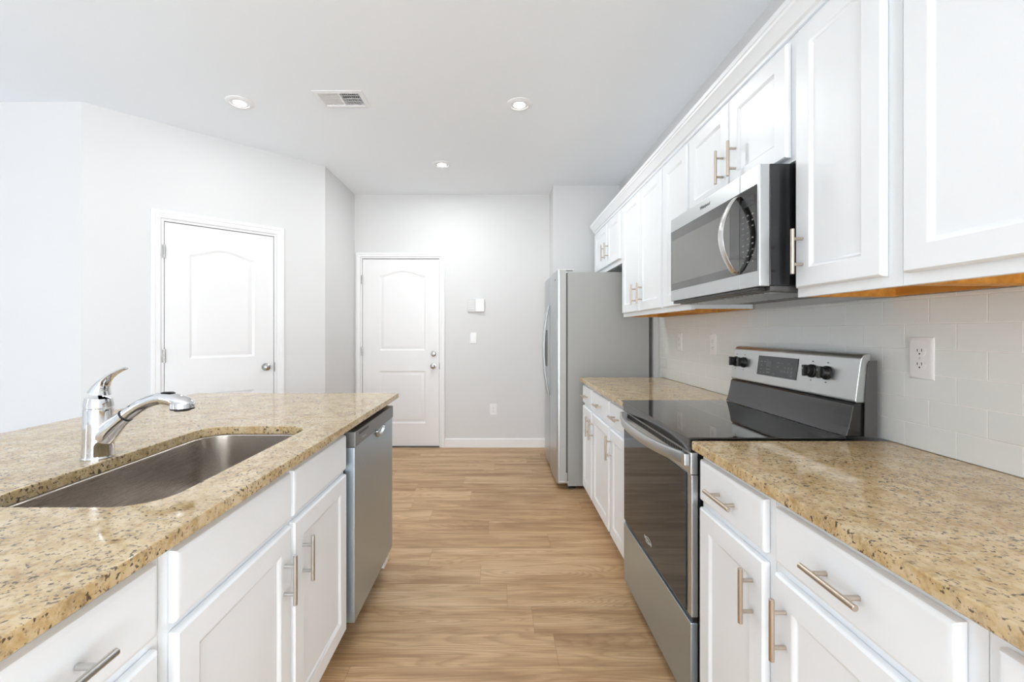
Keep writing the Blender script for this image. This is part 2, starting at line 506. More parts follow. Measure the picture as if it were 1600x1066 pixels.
DOOR_H = 2.045
d1u0, d1u1 = u_diag(257), u_diag(428)
d2u0, d2u1 = u_far(566), u_far(686)
JW = 0.018
wall_panel('wall_diagonal', PD, DL, [(d1u0 - JW, d1u1 + JW, 0, DOOR_H + JW)], 'white angled wall holding the nearer door')
wall_panel('wall_far', PFAR, 2.1365, [(d2u0 - JW, d2u1 + JW, 0, DOOR_H + JW)], 'white far wall at the end of the aisle')
wall_panel('wall_hall_left', lambda u, d, z: Vector((-1.5625 + d, 3.917 + u, z)), YF - 3.917, [], 'short white side wall left of the far door')
wall_panel('wall_left_front', lambda u, d, z: Vector((XL + u, 2.815 - d, z)), OX - XL, [], 'white wall at the far left of the view')
wall_panel('wall_right', lambda u, d, z: Vector((XW - d, YB + u, z)), YF - YB, [(a - YB, b - YB, c, d) for a, b, c, d in WIN_RIGHT], 'white wall behind the kitchen cabinets')
m = MB().box(0.554, XW, 4.43, YF, 0, CEIL)
struct(m.build('wall_alcove', M['wall'], smooth=False), 'white wall jutting out beside the refrigerator', 'wall')
wall_panel('wall_left', lambda u, d, z: Vector((XL + d, YB + u, z)), 2.815 - YB, [(a - YB, b - YB, c, d) for a, b, c, d in WIN_LEFT], 'white left wall of the great room with windows')
wall_panel('wall_back', lambda u, d, z: Vector((XL + u, YB + d, z)), XW - XL, [(a - XL, b - XL, c, d) for a, b, c, d in WIN_BACK], 'white wall behind the camera with windows')

def window(n, P, u0, u1, z0, z1):
    m = MB(); w = 0.05
    m.fbox(P, u0, u0 + w, -0.09, -0.03, z0, z1); m.fbox(P, u1 - w, u1, -0.09, -0.03, z0, z1)
    m.fbox(P, u0 + w, u1 - w, -0.09, -0.03, z0, z0 + w); m.fbox(P, u0 + w, u1 - w, -0.09, -0.03, z1 - w, z1)
    c = (u0 + u1) / 2
    m.fbox(P, c - 0.025, c + 0.025, -0.09, -0.03, z0 + w, z1 - w)
    struct(m.build('window_%d' % n, M['trim'], smooth=False), 'white framed window of the great room', 'window')
k = 1
for a, b, c, d in WIN_LEFT: window(k, lambda u, dd, z: Vector((XL + dd, u, z)), a, b, c, d); k += 1
for a, b, c, d in WIN_BACK: window(k, lambda u, dd, z: Vector((u, YB + dd, z)), a, b, c, d); k += 1

for a, b, c, d in WIN_RIGHT: window(k, lambda u, dd, z: Vector((XW - dd, u, z)), a, b, c, d); k += 1

# baseboards
def baseboard(name, P, u0, u1, label):
    m = MB(); h = 0.098
    prof = [(0.001, 0.0), (0.014, 0.0), (0.014, h - 0.014), (0.010, h - 0.006), (0.005, h), (0.001, h)]
    m.loops([[P(u, d, z) for d, z in prof] for u in (u0, u1)])
    struct(m.build(name, M['trim']), label, 'baseboard')
baseboard('baseboard_far', PFAR, u_far(694) + 0.002, 2.114, 'white baseboard right of the far door')
baseboard('baseboard_hall_left', lambda u, d, z: Vector((-1.5625 + d, u, z)), 3.94, YF - 0.002, 'white baseboard on the short side wall')
baseboard('baseboard_diagonal', PD, u_diag(440) + 0.003, DL - 0.002, 'white baseboard right of the angled door')
baseboard('baseboard_diagonal_left', PD, 0.02, u_diag(240) - 0.003, 'white baseboard left of the angled door')
baseboard('baseboard_left_front', lambda u, d, z: Vector((u, 2.815 - d, z)), XL + 0.02, OX - 0.02, 'white baseboard along the far left wall')

# casings
def casing(name, P, u0, u1, label, lip=(0.060, 0.060)):
    """three-sided moulded door casing with the jamb lining"""
    m = MB()
    def board(inner, outer, horizontal, z0, z1):
        pass
    a0, a1, zt = u0 - JW, u1 + JW, DOOR_H + JW
    wl, wr = lip
    # profile across the casing: distance from the opening, height off the wall
    def prof(w): return [(0.004, 0.001), (0.004, 0.010), (0.010, 0.013), (w * 0.55, 0.015), (w * 0.62, 0.019), (w - 0.004, 0.019), (w, 0.015), (w, 0.001)]
    pl, pr, pt = prof(wl), prof(wr), prof(min(wl, 0.060))
    stations = []
    L = []
    L.append([P(a0 - e, d, 0.0) for e, d in pl])
    L.append([P(a0 - e, d, zt + t[0]) for (e, d), t in zip(pl, pt)])
    L.append([P(a1 + e, d, zt + t[0]) for (e, d), t in zip(pr, pt)])
    L.append([P(a1 + e, d, 0.0) for e, d in pr])
    m.loops(L)
    # jamb
    m.fbox(P, a0, u0 - 0.003, -0.10, 0.001, 0, zt); m.fbox(P, u1 + 0.003, a1, -0.10, 0.001, 0, zt)
    m.fbox(P, u0 - 0.003, u1 + 0.003, -0.10, 0.001, DOOR_H + 0.003, zt)
    struct(m.build(name, M['trim'], angle=25), label, 'door casing')
    m = MB(); m.fbox(P, a0 - 0.02, a1 + 0.02, -0.16, -0.122, 0, zt + 0.02)  # unseen plate added to stop sky leaking through the door gaps
    struct(m.build('wall_behind_' + name, M['kick'], smooth=False), 'dark room surface behind the closed door', 'wall')

casing('trim_1', PD, d1u0, d1u1, 'white moulded casing around the angled door')
casing('trim_2', PFAR, d2u0, d2u1, 'white moulded casing around the far door', lip=(0.046, 0.044))

def arch_loop(P, u0, u1, z0, z1, rise, d, ins):
    """panel outline: straight sides, top edge bowed up by `rise` between shoulders"""
    pts = []
    a, b, lo, hi = u0 + ins, u1 - ins, z0 + ins, z1 - ins
    pts.append(P(a, d, lo)); pts.append(P(b, d, lo)); pts.append(P(b, d, hi))
    n = 14
    if rise > 0:
        for k in range(1, n):
            t = k / n
            s = 0.5 - 0.5 * math.cos(2 * math.pi * t)
            s = s ** 0.75
            pts.append(P(b + (a - b) * t, d, hi + rise * s))
    pts.append(P(a, d, hi))
    return pts

def molded_door(name, P, u0, u1, panels, d_face, label):
    """hollow-core moulded slab: face with sunk mouldings round raised fields"""
    bm = bmesh.new(); z0, z1 = 0.012, DOOR_H
    edges = []
    def ring(pts):
        v = [bm.verts.new(p) for p in pts]
        e = [bm.edges.new((v[i], v[(i + 1) % len(v)])) for i in range(len(v))]
        return v, e
    ov, oe = ring([P(u0 + 0.001, d_face, z0), P(u1 - 0.002, d_face, z0), P(u1 - 0.002, d_face, z1 - 0.003), P(u0 + 0.001, d_face, z1 - 0.003)])
    edges += oe
    prof = [(0.0, 0.0), (0.006, -0.004), (0.016, -0.0085), (0.024, -0.0085), (0.040, -0.003), (0.052, -0.002)]
    for (a, b, c, d, rise) in panels:
        prev = None
        for k, (ins, dep) in enumerate(prof):
            pts = arch_loop(P, a, b, c, d, rise, d_face + dep, ins)
            v = [bm.verts.new(p) for p in pts]
            e = [bm.edges.new((v[i], v[(i + 1) % len(v)])) for i in range(len(v))]
            if k == 0: edges += e
            else:
                for i in range(len(v)):
                    j = (i + 1) % len(v); bm.faces.new((prev[i], prev[j], v[j], v[i]))
            prev = v
        bm.faces.new(prev)
    bmesh.ops.triangle_fill(bm, edges=edges, use_beauty=True)
    # edges and back
    bv = [bm.verts.new(p) for p in (P(u0 + 0.001, d_face - 0.038, z0), P(u1 - 0.002, d_face - 0.038, z0), P(u1 - 0.002, d_face - 0.038, z1 - 0.003), P(u0 + 0.001, d_face - 0.038, z1 - 0.003))]
    for i in range(4):
        j = (i + 1) % 4; bm.faces.new((ov[i], ov[j], bv[j], bv[i]))
    bm.faces.new(bv)
    m = MB(); m.bm.free(); m.bm = bm
    return struct(m.build(name, M['door'], angle=20), label, 'door')

def door_knob(P, u, z, d_face, parent, part='door_knob'):
    m = MB(); c0 = P(u, d_face, z); nrm = (P(u, d_face + 1, z) - c0)
    def at(h): return c0 + nrm * h
    if part == 'door_knob':
        m.tube([at(h) for h in (0, 0.004, 0.008, 0.010, 0.028, 0.034, 0.044, 0.054, 0.060, 0.062)],
               [0.031, 0.031, 0.028, 0.013, 0.012, 0.022, 0.027, 0.025, 0.017, 0.004], 24)
    else:
        m.tube([at(h) for h in (0, 0.006, 0.014, 0.018, 0.0181, 0.024, 0.025)], [0.029, 0.029, 0.026, 0.020, 0.012, 0.012, 0.008], 24)
    return m.build(part, M['knob'], parent)

def hinge(P, u, z, parent):
    m = MB()
    m.fbox(P, u - 0.014, u + 0.004, 0.0005, 0.003, z - 0.045, z + 0.045)
    a, b = P(u - 0.0015, 0.0065, z - 0.048), P(u - 0.0015, 0.0065, z + 0.048)
    m.cyl(a, b, 0.0058, seg=12)
    return m.build('hinge', M['knob'], parent)

# angled pantry door
w1 = d1u1 - d1u0
def ud(px): return u_diag(px)
pd_panels = [(ud(296), ud(398), 0.245, 0.79, 0.0), (ud(296), ud(398), 1.055, 1.825, 0.055)]
door1 = molded_door('door_1', PD, d1u0, d1u1, pd_panels, -0.004, 'white two-panel arched door in the angled wall')
door_knob(PD, ud(415), 0.965, -0.004, door1)
for z in (1.83, 1.08, 0.25): hinge(PD, d1u0, z, door1)
m = MB(); m.fbox(PD, d1u1 + 0.0032, d1u1 + 0.0075, 0.0012, 0.0035, 0.925, 1.0); m.build('strike_plate', M['knob'], door1)
# far hall door
def zf(py): return EYE + (VPY - py) / FPX * YF
fd_panels = [(u_far(592.5), u_far(664.5), zf(662), zf(580), 0.0), (u_far(592.5), u_far(664.5), zf(548), zf(431), 0.055)]
door2 = molded_door('door_2', PFAR, d2u0, d2u1, fd_panels, -0.012, 'white two-panel arched door in the far wall with deadbolt')
door_knob(PFAR, u_far(677), zf(572), -0.012, door2)
door_knob(PFAR, u_far(677), zf(553), -0.012, door2, 'deadbolt')
for z in (zf(437), zf(549), 0.25): hinge(PFAR, d2u0, z, door2)
m = MB(); m.fbox(PFAR, d2u1 + 0.0032, d2u1 + 0.010, 0.0012, 0.0035, zf(577), zf(567)); m.build('strike_plate', M['knob'], door2)
m = MB(); m.fbox(PFAR, d2u0 - 0.002, d2u1 + 0.002, -0.09, 0.012, 0.0005, 0.0105)
struct(m.build('trim_3', M['dark_metal']), 'dark metal threshold under the far door', 'threshold')

# tiled backsplash
m = MB().box(XW - 0.008, XW - 0.0005, -0.4, 3.30, 0.9155, 1.362)
struct(m.build('wall_backsplash', M['tile'], smooth=False), 'white subway tile backsplash above the right counter', 'wall tile')


# ------------------------------------------------------------------ countertops
ZC0, ZC1 = 0.886, 0.914
def rrect(x0, x1, y0, y1, r, n=10):
    pts = []
    for cx, cy, a0 in ((x1 - r, y1 - r, 0), (x0 + r, y1 - r, 90), (x0 + r, y0 + r, 180), (x1 - r, y0 + r, 270)):
        for k in range(n + 1):
            a = R(a0 + 90 * k / n); pts.append((cx + r * math.cos(a), cy + r * math.sin(a)))
    return pts

def slab(name, x0, x1, y0, y1, label, hole=None, holes_mat=None):
    bm = bmesh.new(); b = 0.004
    def ring(pts, z):
        v = [bm.verts.new((p[0], p[1], z)) for p in pts]
        return v
    def edges(v): 
        out = []
        for i in range(len(v)):
            e = bm.edges.get((v[i], v[(i + 1) % len(v)])) or bm.edges.new((v[i], v[(i + 1) % len(v)])); out.append(e)
        return out
    def strip(a, c):
        for i in range(len(a)):
            j = (i + 1) % len(a); bm.faces.new((a[i], a[j], c[j], c[i]))
    outer = [rrect(x0 + i, x1 - i, y0 + i, y1 - i, 0.006, 3) for i in (b, b * 0.3, 0, 0, b * 0.5)]
    zs = [ZC1, ZC1 - b * 0.3, ZC1 - b, ZC0 + b * 0.5, ZC0]
    rings = [ring(o, z) for o, z in zip(outer, zs)]
    for a, c in zip(rings, rings[1:]): strip(a, c)
    top_e, bot_e = edges(rings[0]), edges(rings[-1])
    if hole:
        hx0, hx1, hy0, hy1, hr = hole
        hl = [rrect(hx0 - i, hx1 + i, hy0 - i, hy1 + i, hr + i) for i in (b, b * 0.3, 0, 0)]
        hz = [ZC1, ZC1 - b * 0.3, ZC1 - b, ZC0]
        hrings = [ring(o, z) for o, z in zip(hl, hz)]
        for a, c in zip(hrings, hrings[1:]): strip(a, c)
        top_e += edges(hrings[0]); bot_e += edges(hrings[-1])
    bmesh.ops.triangle_fill(bm, edges=top_e, use_beauty=True)
    bmesh.ops.triangle_fill(bm, edges=bot_e, use_beauty=True)
    m = MB(); m.bm.free(); m.bm = bm
    o = m.build(name, M['granite'], angle=40)
    return tag(o, label, 'countertop', 'granite countertops')

SX0, SX1, SY0, SY1, SR = -1.045, -0.68, 0.852, 1.576, 0.085
IX0, IX1, IY1 = -1.68, -0.557, 2.43
slab('granite_countertop', IX0, IX1, 0.34, IY1, 'speckled tan granite island top with the sink cut-out', hole=(SX0, SX1, SY0, SY1, SR))
RF = 0.605
slab('granite_countertop', RF, XW - 0.002, -0.40, 1.367, 'tan granite countertop in front of the range, below the outlet')
slab('granite_countertop', RF, XW - 0.002, 2.133, 3.25, 'short tan granite countertop between range and refrigerator')


# ------------------------------------------------------------------ cabinets
XRF, XLF, XUF = 0.643, -0.600, 0.925       # face-frame planes: right base, island, wall cabinets
def PR(u, d, z): return Vector((XRF - d, u, z))
def PI_(u, d, z): return Vector((XLF + d, u, z))
def PU(u, d, z): return Vector((XUF - d, u, z))

DOOR_PROF = [(0.002, 0.0008), (0.0, 0.003), (0.0, 0.013), (0.0015, 0.0165), (0.005, 0.0195), (0.056, 0.0200), (0.060, 0.0185), (0.066, 0.0135), (0.071, 0.0115)]
SLAB_PROF = [(0.002, 0.0008), (0.0, 0.003), (0.0, 0.012), (0.002, 0.0160), (0.007, 0.0192), (0.012, 0.0200)]

def bar_pull(P, u, z, vertical, parent, mat, d0=0.020, L=0.135, gap=0.076):
    m = MB(); st = 0.030; r = 0.0057
    if vertical: pt = lambda t, d: P(u, d, z + t)
    else: pt = lambda t, d: P(u + t, d, z)
    m.cyl(pt(-L / 2, d0 + st), pt(L / 2, d0 + st), r, seg=16, bev=0.0012)
    for t in (-gap / 2, gap / 2):
        m.cyl(pt(t, d0 + 0.0003), pt(t, d0 + st), 0.0046, seg=12)
    return m.build('handle', mat, parent)

def front(kind, P, u0, u1, z0, z1, root, handle=None, mat=None, hmat=None):
    m = MB().panel(P, u0, u1, z0, z1, DOOR_PROF if kind == 'door' else SLAB_PROF)
    o = m.build(kind, mat or M['cab'], root, angle=30)
    if handle: bar_pull(P, handle[0], handle[1], handle[2], o, hmat)
    return o

def base_cabinet(P, u0, u1, depth, label, doors, drawers, group, hmat, open_top=False):
    c = P((u0 + u1) / 2, -depth / 2, 0)
    root = thing('base_cabinet', label, 'cabinet', c, group)
    m = MB(); g = 0.0008; zt = 0.884
    if not open_top: m.fbox(P, u0 + g, u1 - g, -depth, 0, 0.105, zt)
    else:       # sink base: hollow, so the basin hangs inside it
        m.fbox(P, u0 + g, u1 - g, -0.019, 0, 0.105, zt)
        m.fbox(P, u0 + g, u0 + 0.017, -depth, -0.019, 0.105, zt); m.fbox(P, u1 - 0.017, u1 - g, -depth, -0.019, 0.105, zt)
        m.fbox(P, u0 + 0.017, u1 - 0.017, -depth, -0.019, 0.105, 0.122)
        m.fbox(P, u0 + 0.017, u1 - 0.017, -depth, -depth + 0.012, 0.122, zt)
    m.build('cabinet_box', M['cab'], root, smooth=False)
    MB().fbox(P, u0 + g, u1 - g, -depth, -0.075, 0.001, 0.1045).build('toe_kick', M['cab'], root, smooth=False)
    for (a, b, z0, z1, h) in drawers: front('drawer', P, a, b, z0, z1, root, h, hmat=hmat)
    for (a, b, z0, z1, h) in doors: front('door', P, a, b, z0, z1, root, h, hmat=hmat)
    return root

DZ = (0.735, 0.860); OZ = (0.118, 0.712); HZ = 0.608; HDZ = 0.796
W, NK = M['nickel_warm'], M['nickel']
GR = 'white base cabinets along the right wall'
def one(P, u0, u1, du0, du1, hu, label, group, mat, depth=0.582):
    return base_cabinet(P, u0, u1, depth, label, [(du0, du1, *OZ, (hu, HZ, True))], [(du0, du1, *DZ, ((du0 + du1) / 2, HDZ, False))], group, mat)
one(PR, 1.006, 1.367, 1.027, 1.353, 1.068, 'white drawer-over-door base cabinet touching the range on its near side', GR, W)
one(PR, 0.570, 1.006, 0.594, 0.986, 0.945, 'white base cabinet with a long drawer pull, second one before the range', GR, W)
one(PR, 0.100, 0.570, 0.124, 0.547, 0.170, 'white base cabinet cut off by the bottom right corner of the photo', GR, W)
one(PR, 2.133, 2.457, 2.150, 2.440, 2.412, 'narrow white base cabinet directly beyond the range', GR, W)
one(PR, 2.457, 2.915, 2.472, 2.900, 2.870, 'middle white base cabinet of three between range and refrigerator', GR, W)
one(PR, 2.915, 3.245, 2.930, 3.230, 2.965, 'white base cabinet beside the refrigerator under the short counter', GR, W)

GI = 'white cabinets under the island top'
base_cabinet(PI_, 0.766, 1.684, 0.60, 'white two-door sink cabinet under the island sink',
             [(0.787, 1.222, *OZ, (1.178, 0.583, True)), (1.240, 1.664, *OZ, (1.290, 0.586, True))],
             [(0.787, 1.222, 0.730, 0.860, None), (1.240, 1.664, 0.730, 0.860, None)], GI, NK, open_top=True)
one(PI_, 0.355, 0.766, 0.375, 0.745, 0.70, 'white island drawer cabinet nearest the camera at bottom left', GI, NK, depth=0.60)

# island end panel beyond the dishwasher, and the island's back panel
root = thing('island_end_panel', 'white end panel of the island beyond the dishwasher', 'panel', (-0.9, 2.35, 0))
MB().box(-1.235, -0.606, 2.305, 2.385, 0.001, 0.884).build('panel_board', M['cab'], root, smooth=False)
MB().box(-1.20, -0.598, 2.3862, 2.404, 0.001, 0.040, 0.006).build('shoe_moulding', M['beige'], root)['label'] = 'unpainted shoe moulding'
m = MB().box(-1.235, -1.202, 0.36, 2.3045, 0.001, 0.884)
tag(m.build('island_back_panel', M['cab'], smooth=False), 'white back panel under the island overhang', 'panel')

# wall cabinets
GU = 'white wall cabinets along the right wall'
UZ0, UZ1 = 1.362, 2.255
DTOP = 2.165
def wall_cabinet(u0, u1, z0, label, doors):
    P = PU; depth = XW - 0.009 - XUF if z0 < 1.37 else XW - 0.001 - XUF
    root = thing('wall_cabinet', label, 'cabinet', P((u0 + u1) / 2, -depth / 2, z0), GU)
    m = MB(); g = 0.0008; t = 0.016; rec = 0.026
    m.fbox(P, u0 + g, u1 - g, -0.019, 0, z0, UZ1)
    m.fbox(P, u0 + g, u0 + t, -depth, -0.019, z0 + 0.004, UZ1); m.fbox(P, u1 - t, u1 - g, -depth, -0.019, z0 + 0.004, UZ1)
    m.fbox(P, u0 + t, u1 - t, -depth, -0.019, UZ1 - t, UZ1)
    m.build('cabinet_box', M['cab'], root, smooth=False)
    m = MB(); m.fbox(P, u0 + t + g, u1 - t - g, -depth, -0.0195, z0 + rec, z0 + rec + 0.012)
    if z0 < 1.4:
        m.fbox(P, u0 + t + g, u1 - t - g, -depth, -depth + 0.02, z0 + 0.002, z0 + rec)
        m.fbox(P, u0 + g, u0 + t + g, -depth, -0.0195, z0 + 0.0005, z0 + 0.0038); m.fbox(P, u1 - t - g, u1 - g, -depth, -0.0195, z0 + 0.0005, z0 + 0.0038)
        # liners and corner blocks glued under the floor of the box
        m.fbox(P, u0 + t + g, u0 + t + 0.014, -depth + 0.02, -0.0195, z0 + 0.002, z0 + rec)
        m.fbox(P, u1 - t - 0.014, u1 - t - g, -depth + 0.02, -0.0195, z0 + 0.002, z0 + rec)
    o = m.build('cabinet_bottom', M['rawwood'] if z0 < 1.4 else M['cab'], root, smooth=False)
    if z0 < 1.4: o['label'] = 'raw wood underside'
    for (a, b, zz, hu, hz) in doors:
        front('door', P, a, b, zz, DTOP, root, (hu, hz, True) if hu else None, hmat=W)
    return root
wall_cabinet(0.30, 0.995, UZ0, 'large white wall cabinet at the top right corner of the photo', [(0.33, 0.978, UZ0 + 0.026, 0.375, 1.495)])
wall_cabinet(0.995, 1.345, UZ0, 'tall single-door white wall cabinet on the near side of the microwave', [(1.030, 1.330, UZ0 + 0.026, 1.296, 1.495)])
wall_cabinet(1.345, 2.088, 1.790, 'short two-door white wall cabinet above the microwave', [(1.372, 1.712, 1.805, 1.662, 1.918), (1.720, 2.072, 1.805, 1.757, 1.918)])
wall_cabinet(2.088, 2.415, UZ0, 'tall narrow white wall cabinet just beyond the microwave', [(2.096, 2.402, UZ0 + 0.026, 2.135, 1.498)])
wall_cabinet(2.415, 3.222, UZ0, 'tall two-door white wall cabinet next to the refrigerator', [(2.430, 2.803, UZ0 + 0.026, 2.752, 1.498), (2.811, 3.192, UZ0 + 0.026, 2.875, 1.498)])
wall_cabinet(3.222, 4.155, 1.770, 'short two-door white wall cabinet above the refrigerator', [(3.272, 3.640, 1.805, 3.600, 1.925), (3.650, 4.105, 1.805, 3.715, 1.925)])
# crown along the cabinet tops
prof = [(XUF - 0.001, 2.184), (0.915, 2.184), (0.913, 2.194), (0.904, 2.199), (0.897, 2.215), (0.886, 2.231), (0.880, 2.236), (0.878, 2.245), (0.874, 2.248), (0.874, 2.266), (XUF - 0.001, 2.266)]
m = MB().prism(prof, 0.30, 4.157)
struct(m.build('trim_4', M['cab'], angle=25), 'white crown moulding along the wall cabinet tops', 'crown moulding')


# ------------------------------------------------------------------ sink and faucet
root = thing('kitchen_sink', 'stainless steel single-bowl sink set into the island top', 'sink', ((SX0 + SX1) / 2, (SY0 + SY1) / 2, 0.68))
m = MB(); L = []
for out, z, rr in ((0.022, 0.8845, 0.02), (-0.001, 0.8845, 0), (-0.004, 0.880, 0), (-0.008, 0.78, 0), (-0.012, 0.715, 0), (-0.020, 0.697, 0.004), (-0.036, 0.686, -0.004), (-0.07, 0.681, -0.02)):
    L.append([(x, y, z) for x, y in rrect(SX0 - out, SX1 + out, SY0 - out, SY1 + out, max(SR + out * 0.6, 0.03))])
m.loops(L, cap0=False, cap1=True)
o = m.build('basin', M['sink'], root, angle=60)
md = o.modifiers.new('thickness', 'SOLIDIFY'); md.thickness = 0.0015; md.offset = 0
m = MB().lathe(((SX0 + SX1) / 2, (SY0 + SY1) / 2, 0.6822), [(0.001, 0.001), (0.02, 0.001), (0.026, 0.003), (0.043, 0.004), (0.055, 0.002), (0.056, 0.0)], 28)
m.build('drain', M['chrome'], root)

FX, FY = -1.0885, 1.184
def fpt(cx, cy, y=FY): return Vector((-1.1474 + cx * 0.0002777, y, 1.1839 - cy * 0.0002777))
root = thing('kitchen_faucet', 'chrome single-lever pull-out faucet behind the sink', 'faucet', (FX, FY, 0.9145))
m = MB()
m.lathe((FX, FY, 0), [(0.001, 0.9146), (0.037, 0.9146), (0.0372, 0.918), (0.0355, 0.922), (0.0345, 0.95), (0.0335, 1.00), (0.0322, 1.045), (0.0318, 1.0485), (0.001, 1.0485)], 40)
m.build('body', M['chrome'], root)
# neck leaving the body
m = MB()
pth = [fpt(225, 800), fpt(275, 745), fpt(330, 690), fpt(385, 640), fpt(430, 602), fpt(478, 562)]
m.tube(pth, [0.030, 0.0292, 0.0262, 0.0225, 0.0198, 0.0182], 24)
m.tube([fpt(212, 860), fpt(250, 850), fpt(283, 870)], [0.020, 0.026, 0.010], 20)
m.build('neck', M['chrome'], root)
m = MB(); m.tube([fpt(474, 566), fpt(480, 561), fpt(490, 553)], [0.0190, 0.0192, 0.0186], 24)
m.build('collar', M['black_plastic'], root)['label'] = 'black rubber collar'
m = MB()
pth = [fpt(489, 554), fpt(540, 517), fpt(600, 476), fpt(665, 441), fpt(730, 415), fpt(795, 398), fpt(860, 392), fpt(910, 394)]
m.tube(pth, [0.0178, 0.0178, 0.0172, 0.0168, 0.0164, 0.0162, 0.0162, 0.0160], 24)
m.build('spout', M['chrome'], root)
# spray head: a rounded hood turned downward
m = MB(); L = []
head = [(835, 394, 0.0158, 0.0168), (880, 396, 0.0172, 0.0172), (930, 405, 0.0195, 0.0185), (985, 420, 0.0215, 0.0200), (1040, 432, 0.0218, 0.0190), (1085, 443, 0.0200, 0.0160), (1120, 455, 0.0150, 0.0115), (1138, 465, 0.0060, 0.0045)]
m.tube([fpt(a, b) for a, b, _, _ in head], 0.01, 28, flat=[(c, d) for _, _, c, d in head])
hc = fpt(1035, 440)
m.lathe((hc.x, hc.y, 0), [(0.001, hc.z), (0.0292, hc.z + 0.001), (0.0292, fpt(0, 483).z), (0.001, fpt(0, 483).z)], 36)
hd = m.build('spray_head', M['chrome'], root)
m = MB().lathe((hc.x, hc.y, 0), [(0.001, fpt(0, 484).z), (0.0287, fpt(0, 484).z), (0.0280, fpt(0, 498).z), (0.020, fpt(0, 500).z), (0.019, fpt(0, 512).z), (0.001, fpt(0, 512).z)], 36)
m.build('spray_face', M['black_plastic'], hd)['label'] = 'black spray nozzle face'
m = MB(); m.tube([fpt(815, 345), fpt(850, 336), fpt(930, 333), fpt(958, 340)], 0.004, 16, flat=[(0.003, 0.0012), (0.009, 0.002), (0.009, 0.002), (0.004, 0.0012)])
m.build('spray_button', M['black_plastic'], hd)['label'] = 'black spray toggle'
# lever cap: dome over the body that sweeps into the lever
m = MB()
cap = [(215, 478, .0325, .0325), (214, 430, .0315, .0315), (215, 385, .0292, .0292), (222, 340, .0262, .0258), (236, 295, .0225, .0200), (256, 255, .0195, .0140), (285, 215, .0175, .0092), (322, 180, .0155, .0068), (365, 150, .0135, .0055), (410, 127, .0118, .0048), (450, 108, .0105, .0043), (478, 99, .0090, .0040), (486, 97, .0050, .0022)]
m.tube([fpt(a, b) for a, b, _, _ in cap], 0.01, 28, flat=[(c, d) for _, _, c, d in cap])
m.build('lever', M['chrome'], root)


# ------------------------------------------------------------------ dishwasher
root = thing('dishwasher', 'stainless steel dishwasher at the far end of the island', 'dishwasher', (-0.85, 1.99, 0))
DW0, DW1 = 1.690, 2.297
MB().box(-1.19, -0.685, DW0, DW1, 0.001, 0.105).build('toe_kick', M['black_plastic'], root, smooth=False)
MB().box(-1.19, -0.602, DW0, DW1, 0.1055, 0.872).build('tub', M['black_plastic'], root, smooth=False)
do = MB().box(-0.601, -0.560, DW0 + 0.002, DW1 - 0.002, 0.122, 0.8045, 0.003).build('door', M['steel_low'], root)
cp = MB().box(-0.601, -0.556, DW0 + 0.002, DW1 - 0.002, 0.8055, 0.866, 0.004).build('control_panel', M['dw_panel'], root)
MB().box(-0.5558, -0.5552, 1.735, 1.86, 0.846, 0.855).build('display', M['black_plastic'], cp)['label'] = 'black indicator strip'
# pocket handle: a scooped lip under the control panel
m = MB(); c = 2.045; L = []
for d, rx, rz in ((-0.5598, 0.072, 0.040), (-0.549, 0.069, 0.037), (-0.546, 0.062, 0.031), (-0.548, 0.054, 0.024), (-0.558, 0.050, 0.020)):
    L.append([(d, c + rx * math.cos(a), 0.8048 - rz * math.sin(a)) for a in [math.pi * k / 20 for k in range(21)]])
m.loops(L, cap0=False, cap1=True, close=False)
o = m.build('handle', M['steel'], do, angle=50)
o.modifiers.new('thickness', 'SOLIDIFY').thickness = 0.0015
text('logo', 'Whirlpool', 0.014, M['mark'], cp, facing_plus_x(-0.5555, 1.80, 0.826))


# ------------------------------------------------------------------ range
RY0, RY1 = 1.379, 2.121; RC = (RY0 + RY1) / 2
root = thing('electric_range', 'freestanding stainless and black electric range', 'range', (0.9, RC, 0))
MB().box(0.636, 1.17, RY0, RY1, 0.03, 0.897).box(0.66, 1.15, RY0 + 0.03, RY1 - 0.03, 0.001, 0.03).build('body', M['black_enamel'], root, smooth=False)
# oven door
dr = MB().box(0.6125, 0.635, RY0 + 0.003, RY1 - 0.003, 0.347, 0.800, 0.003).build('oven_door', M['steel'], root)
MB().box(0.6085, 0.6123, RY0 + 0.036, RY1 - 0.010, 0.350, 0.7985, 0.001).build('oven_window', M['oven_glass'], dr)['label'] = 'black glass oven window'
m = MB().box(0.6095, 0.635, RY0 + 0.003, RY1 - 0.003, 0.8005, 0.872, 0.004)
tp = m.build('door_top_rail', M['steel'], dr)
m = MB()
for k in range(44):
    y = RY0 + 0.07 + k * (RY1 - RY0 - 0.14) / 43
    m.box(0.6088, 0.6094, y - 0.0045, y + 0.0045, 0.849, 0.866)
m.build('vent_slots', M['slot'], dr, smooth=False)['label'] = 'row of dark oven vent slots'
# bowed handle
m = MB(); L = []
n = 28
for k in range(n + 1):
    t = k / n; y = RY0 + 0.010 + t * (RY1 - RY0 - 0.020)
    bow = 1 - abs(2 * t - 1) ** 2.6
    x = 0.602 - 0.056 * bow
    th = 0.010
    L.append([(x - 0.001, y, 0.829), (x - 0.004, y, 0.833), (x - 0.005, y, 0.848), (x - 0.004, y, 0.863), (x - 0.001, y, 0.867),
              (x + th - 0.001, y, 0.867), (x + th, y, 0.863), (x + th, y, 0.833), (x + th - 0.001, y, 0.829)])
m.loops(L)
m.box(0.590, 0.6085, RY0 + 0.004, RY0 + 0.030, 0.829, 0.867, 0.003); m.box(0.590, 0.6085, RY1 - 0.030, RY1 - 0.004, 0.829, 0.867, 0.003)
m.build('handle', M['steel'], dr, angle=40)
text('logo', 'Whirlpool', 0.021, M['logo'], dr, facing_minus_x(0.6083, 1.775, 0.403))
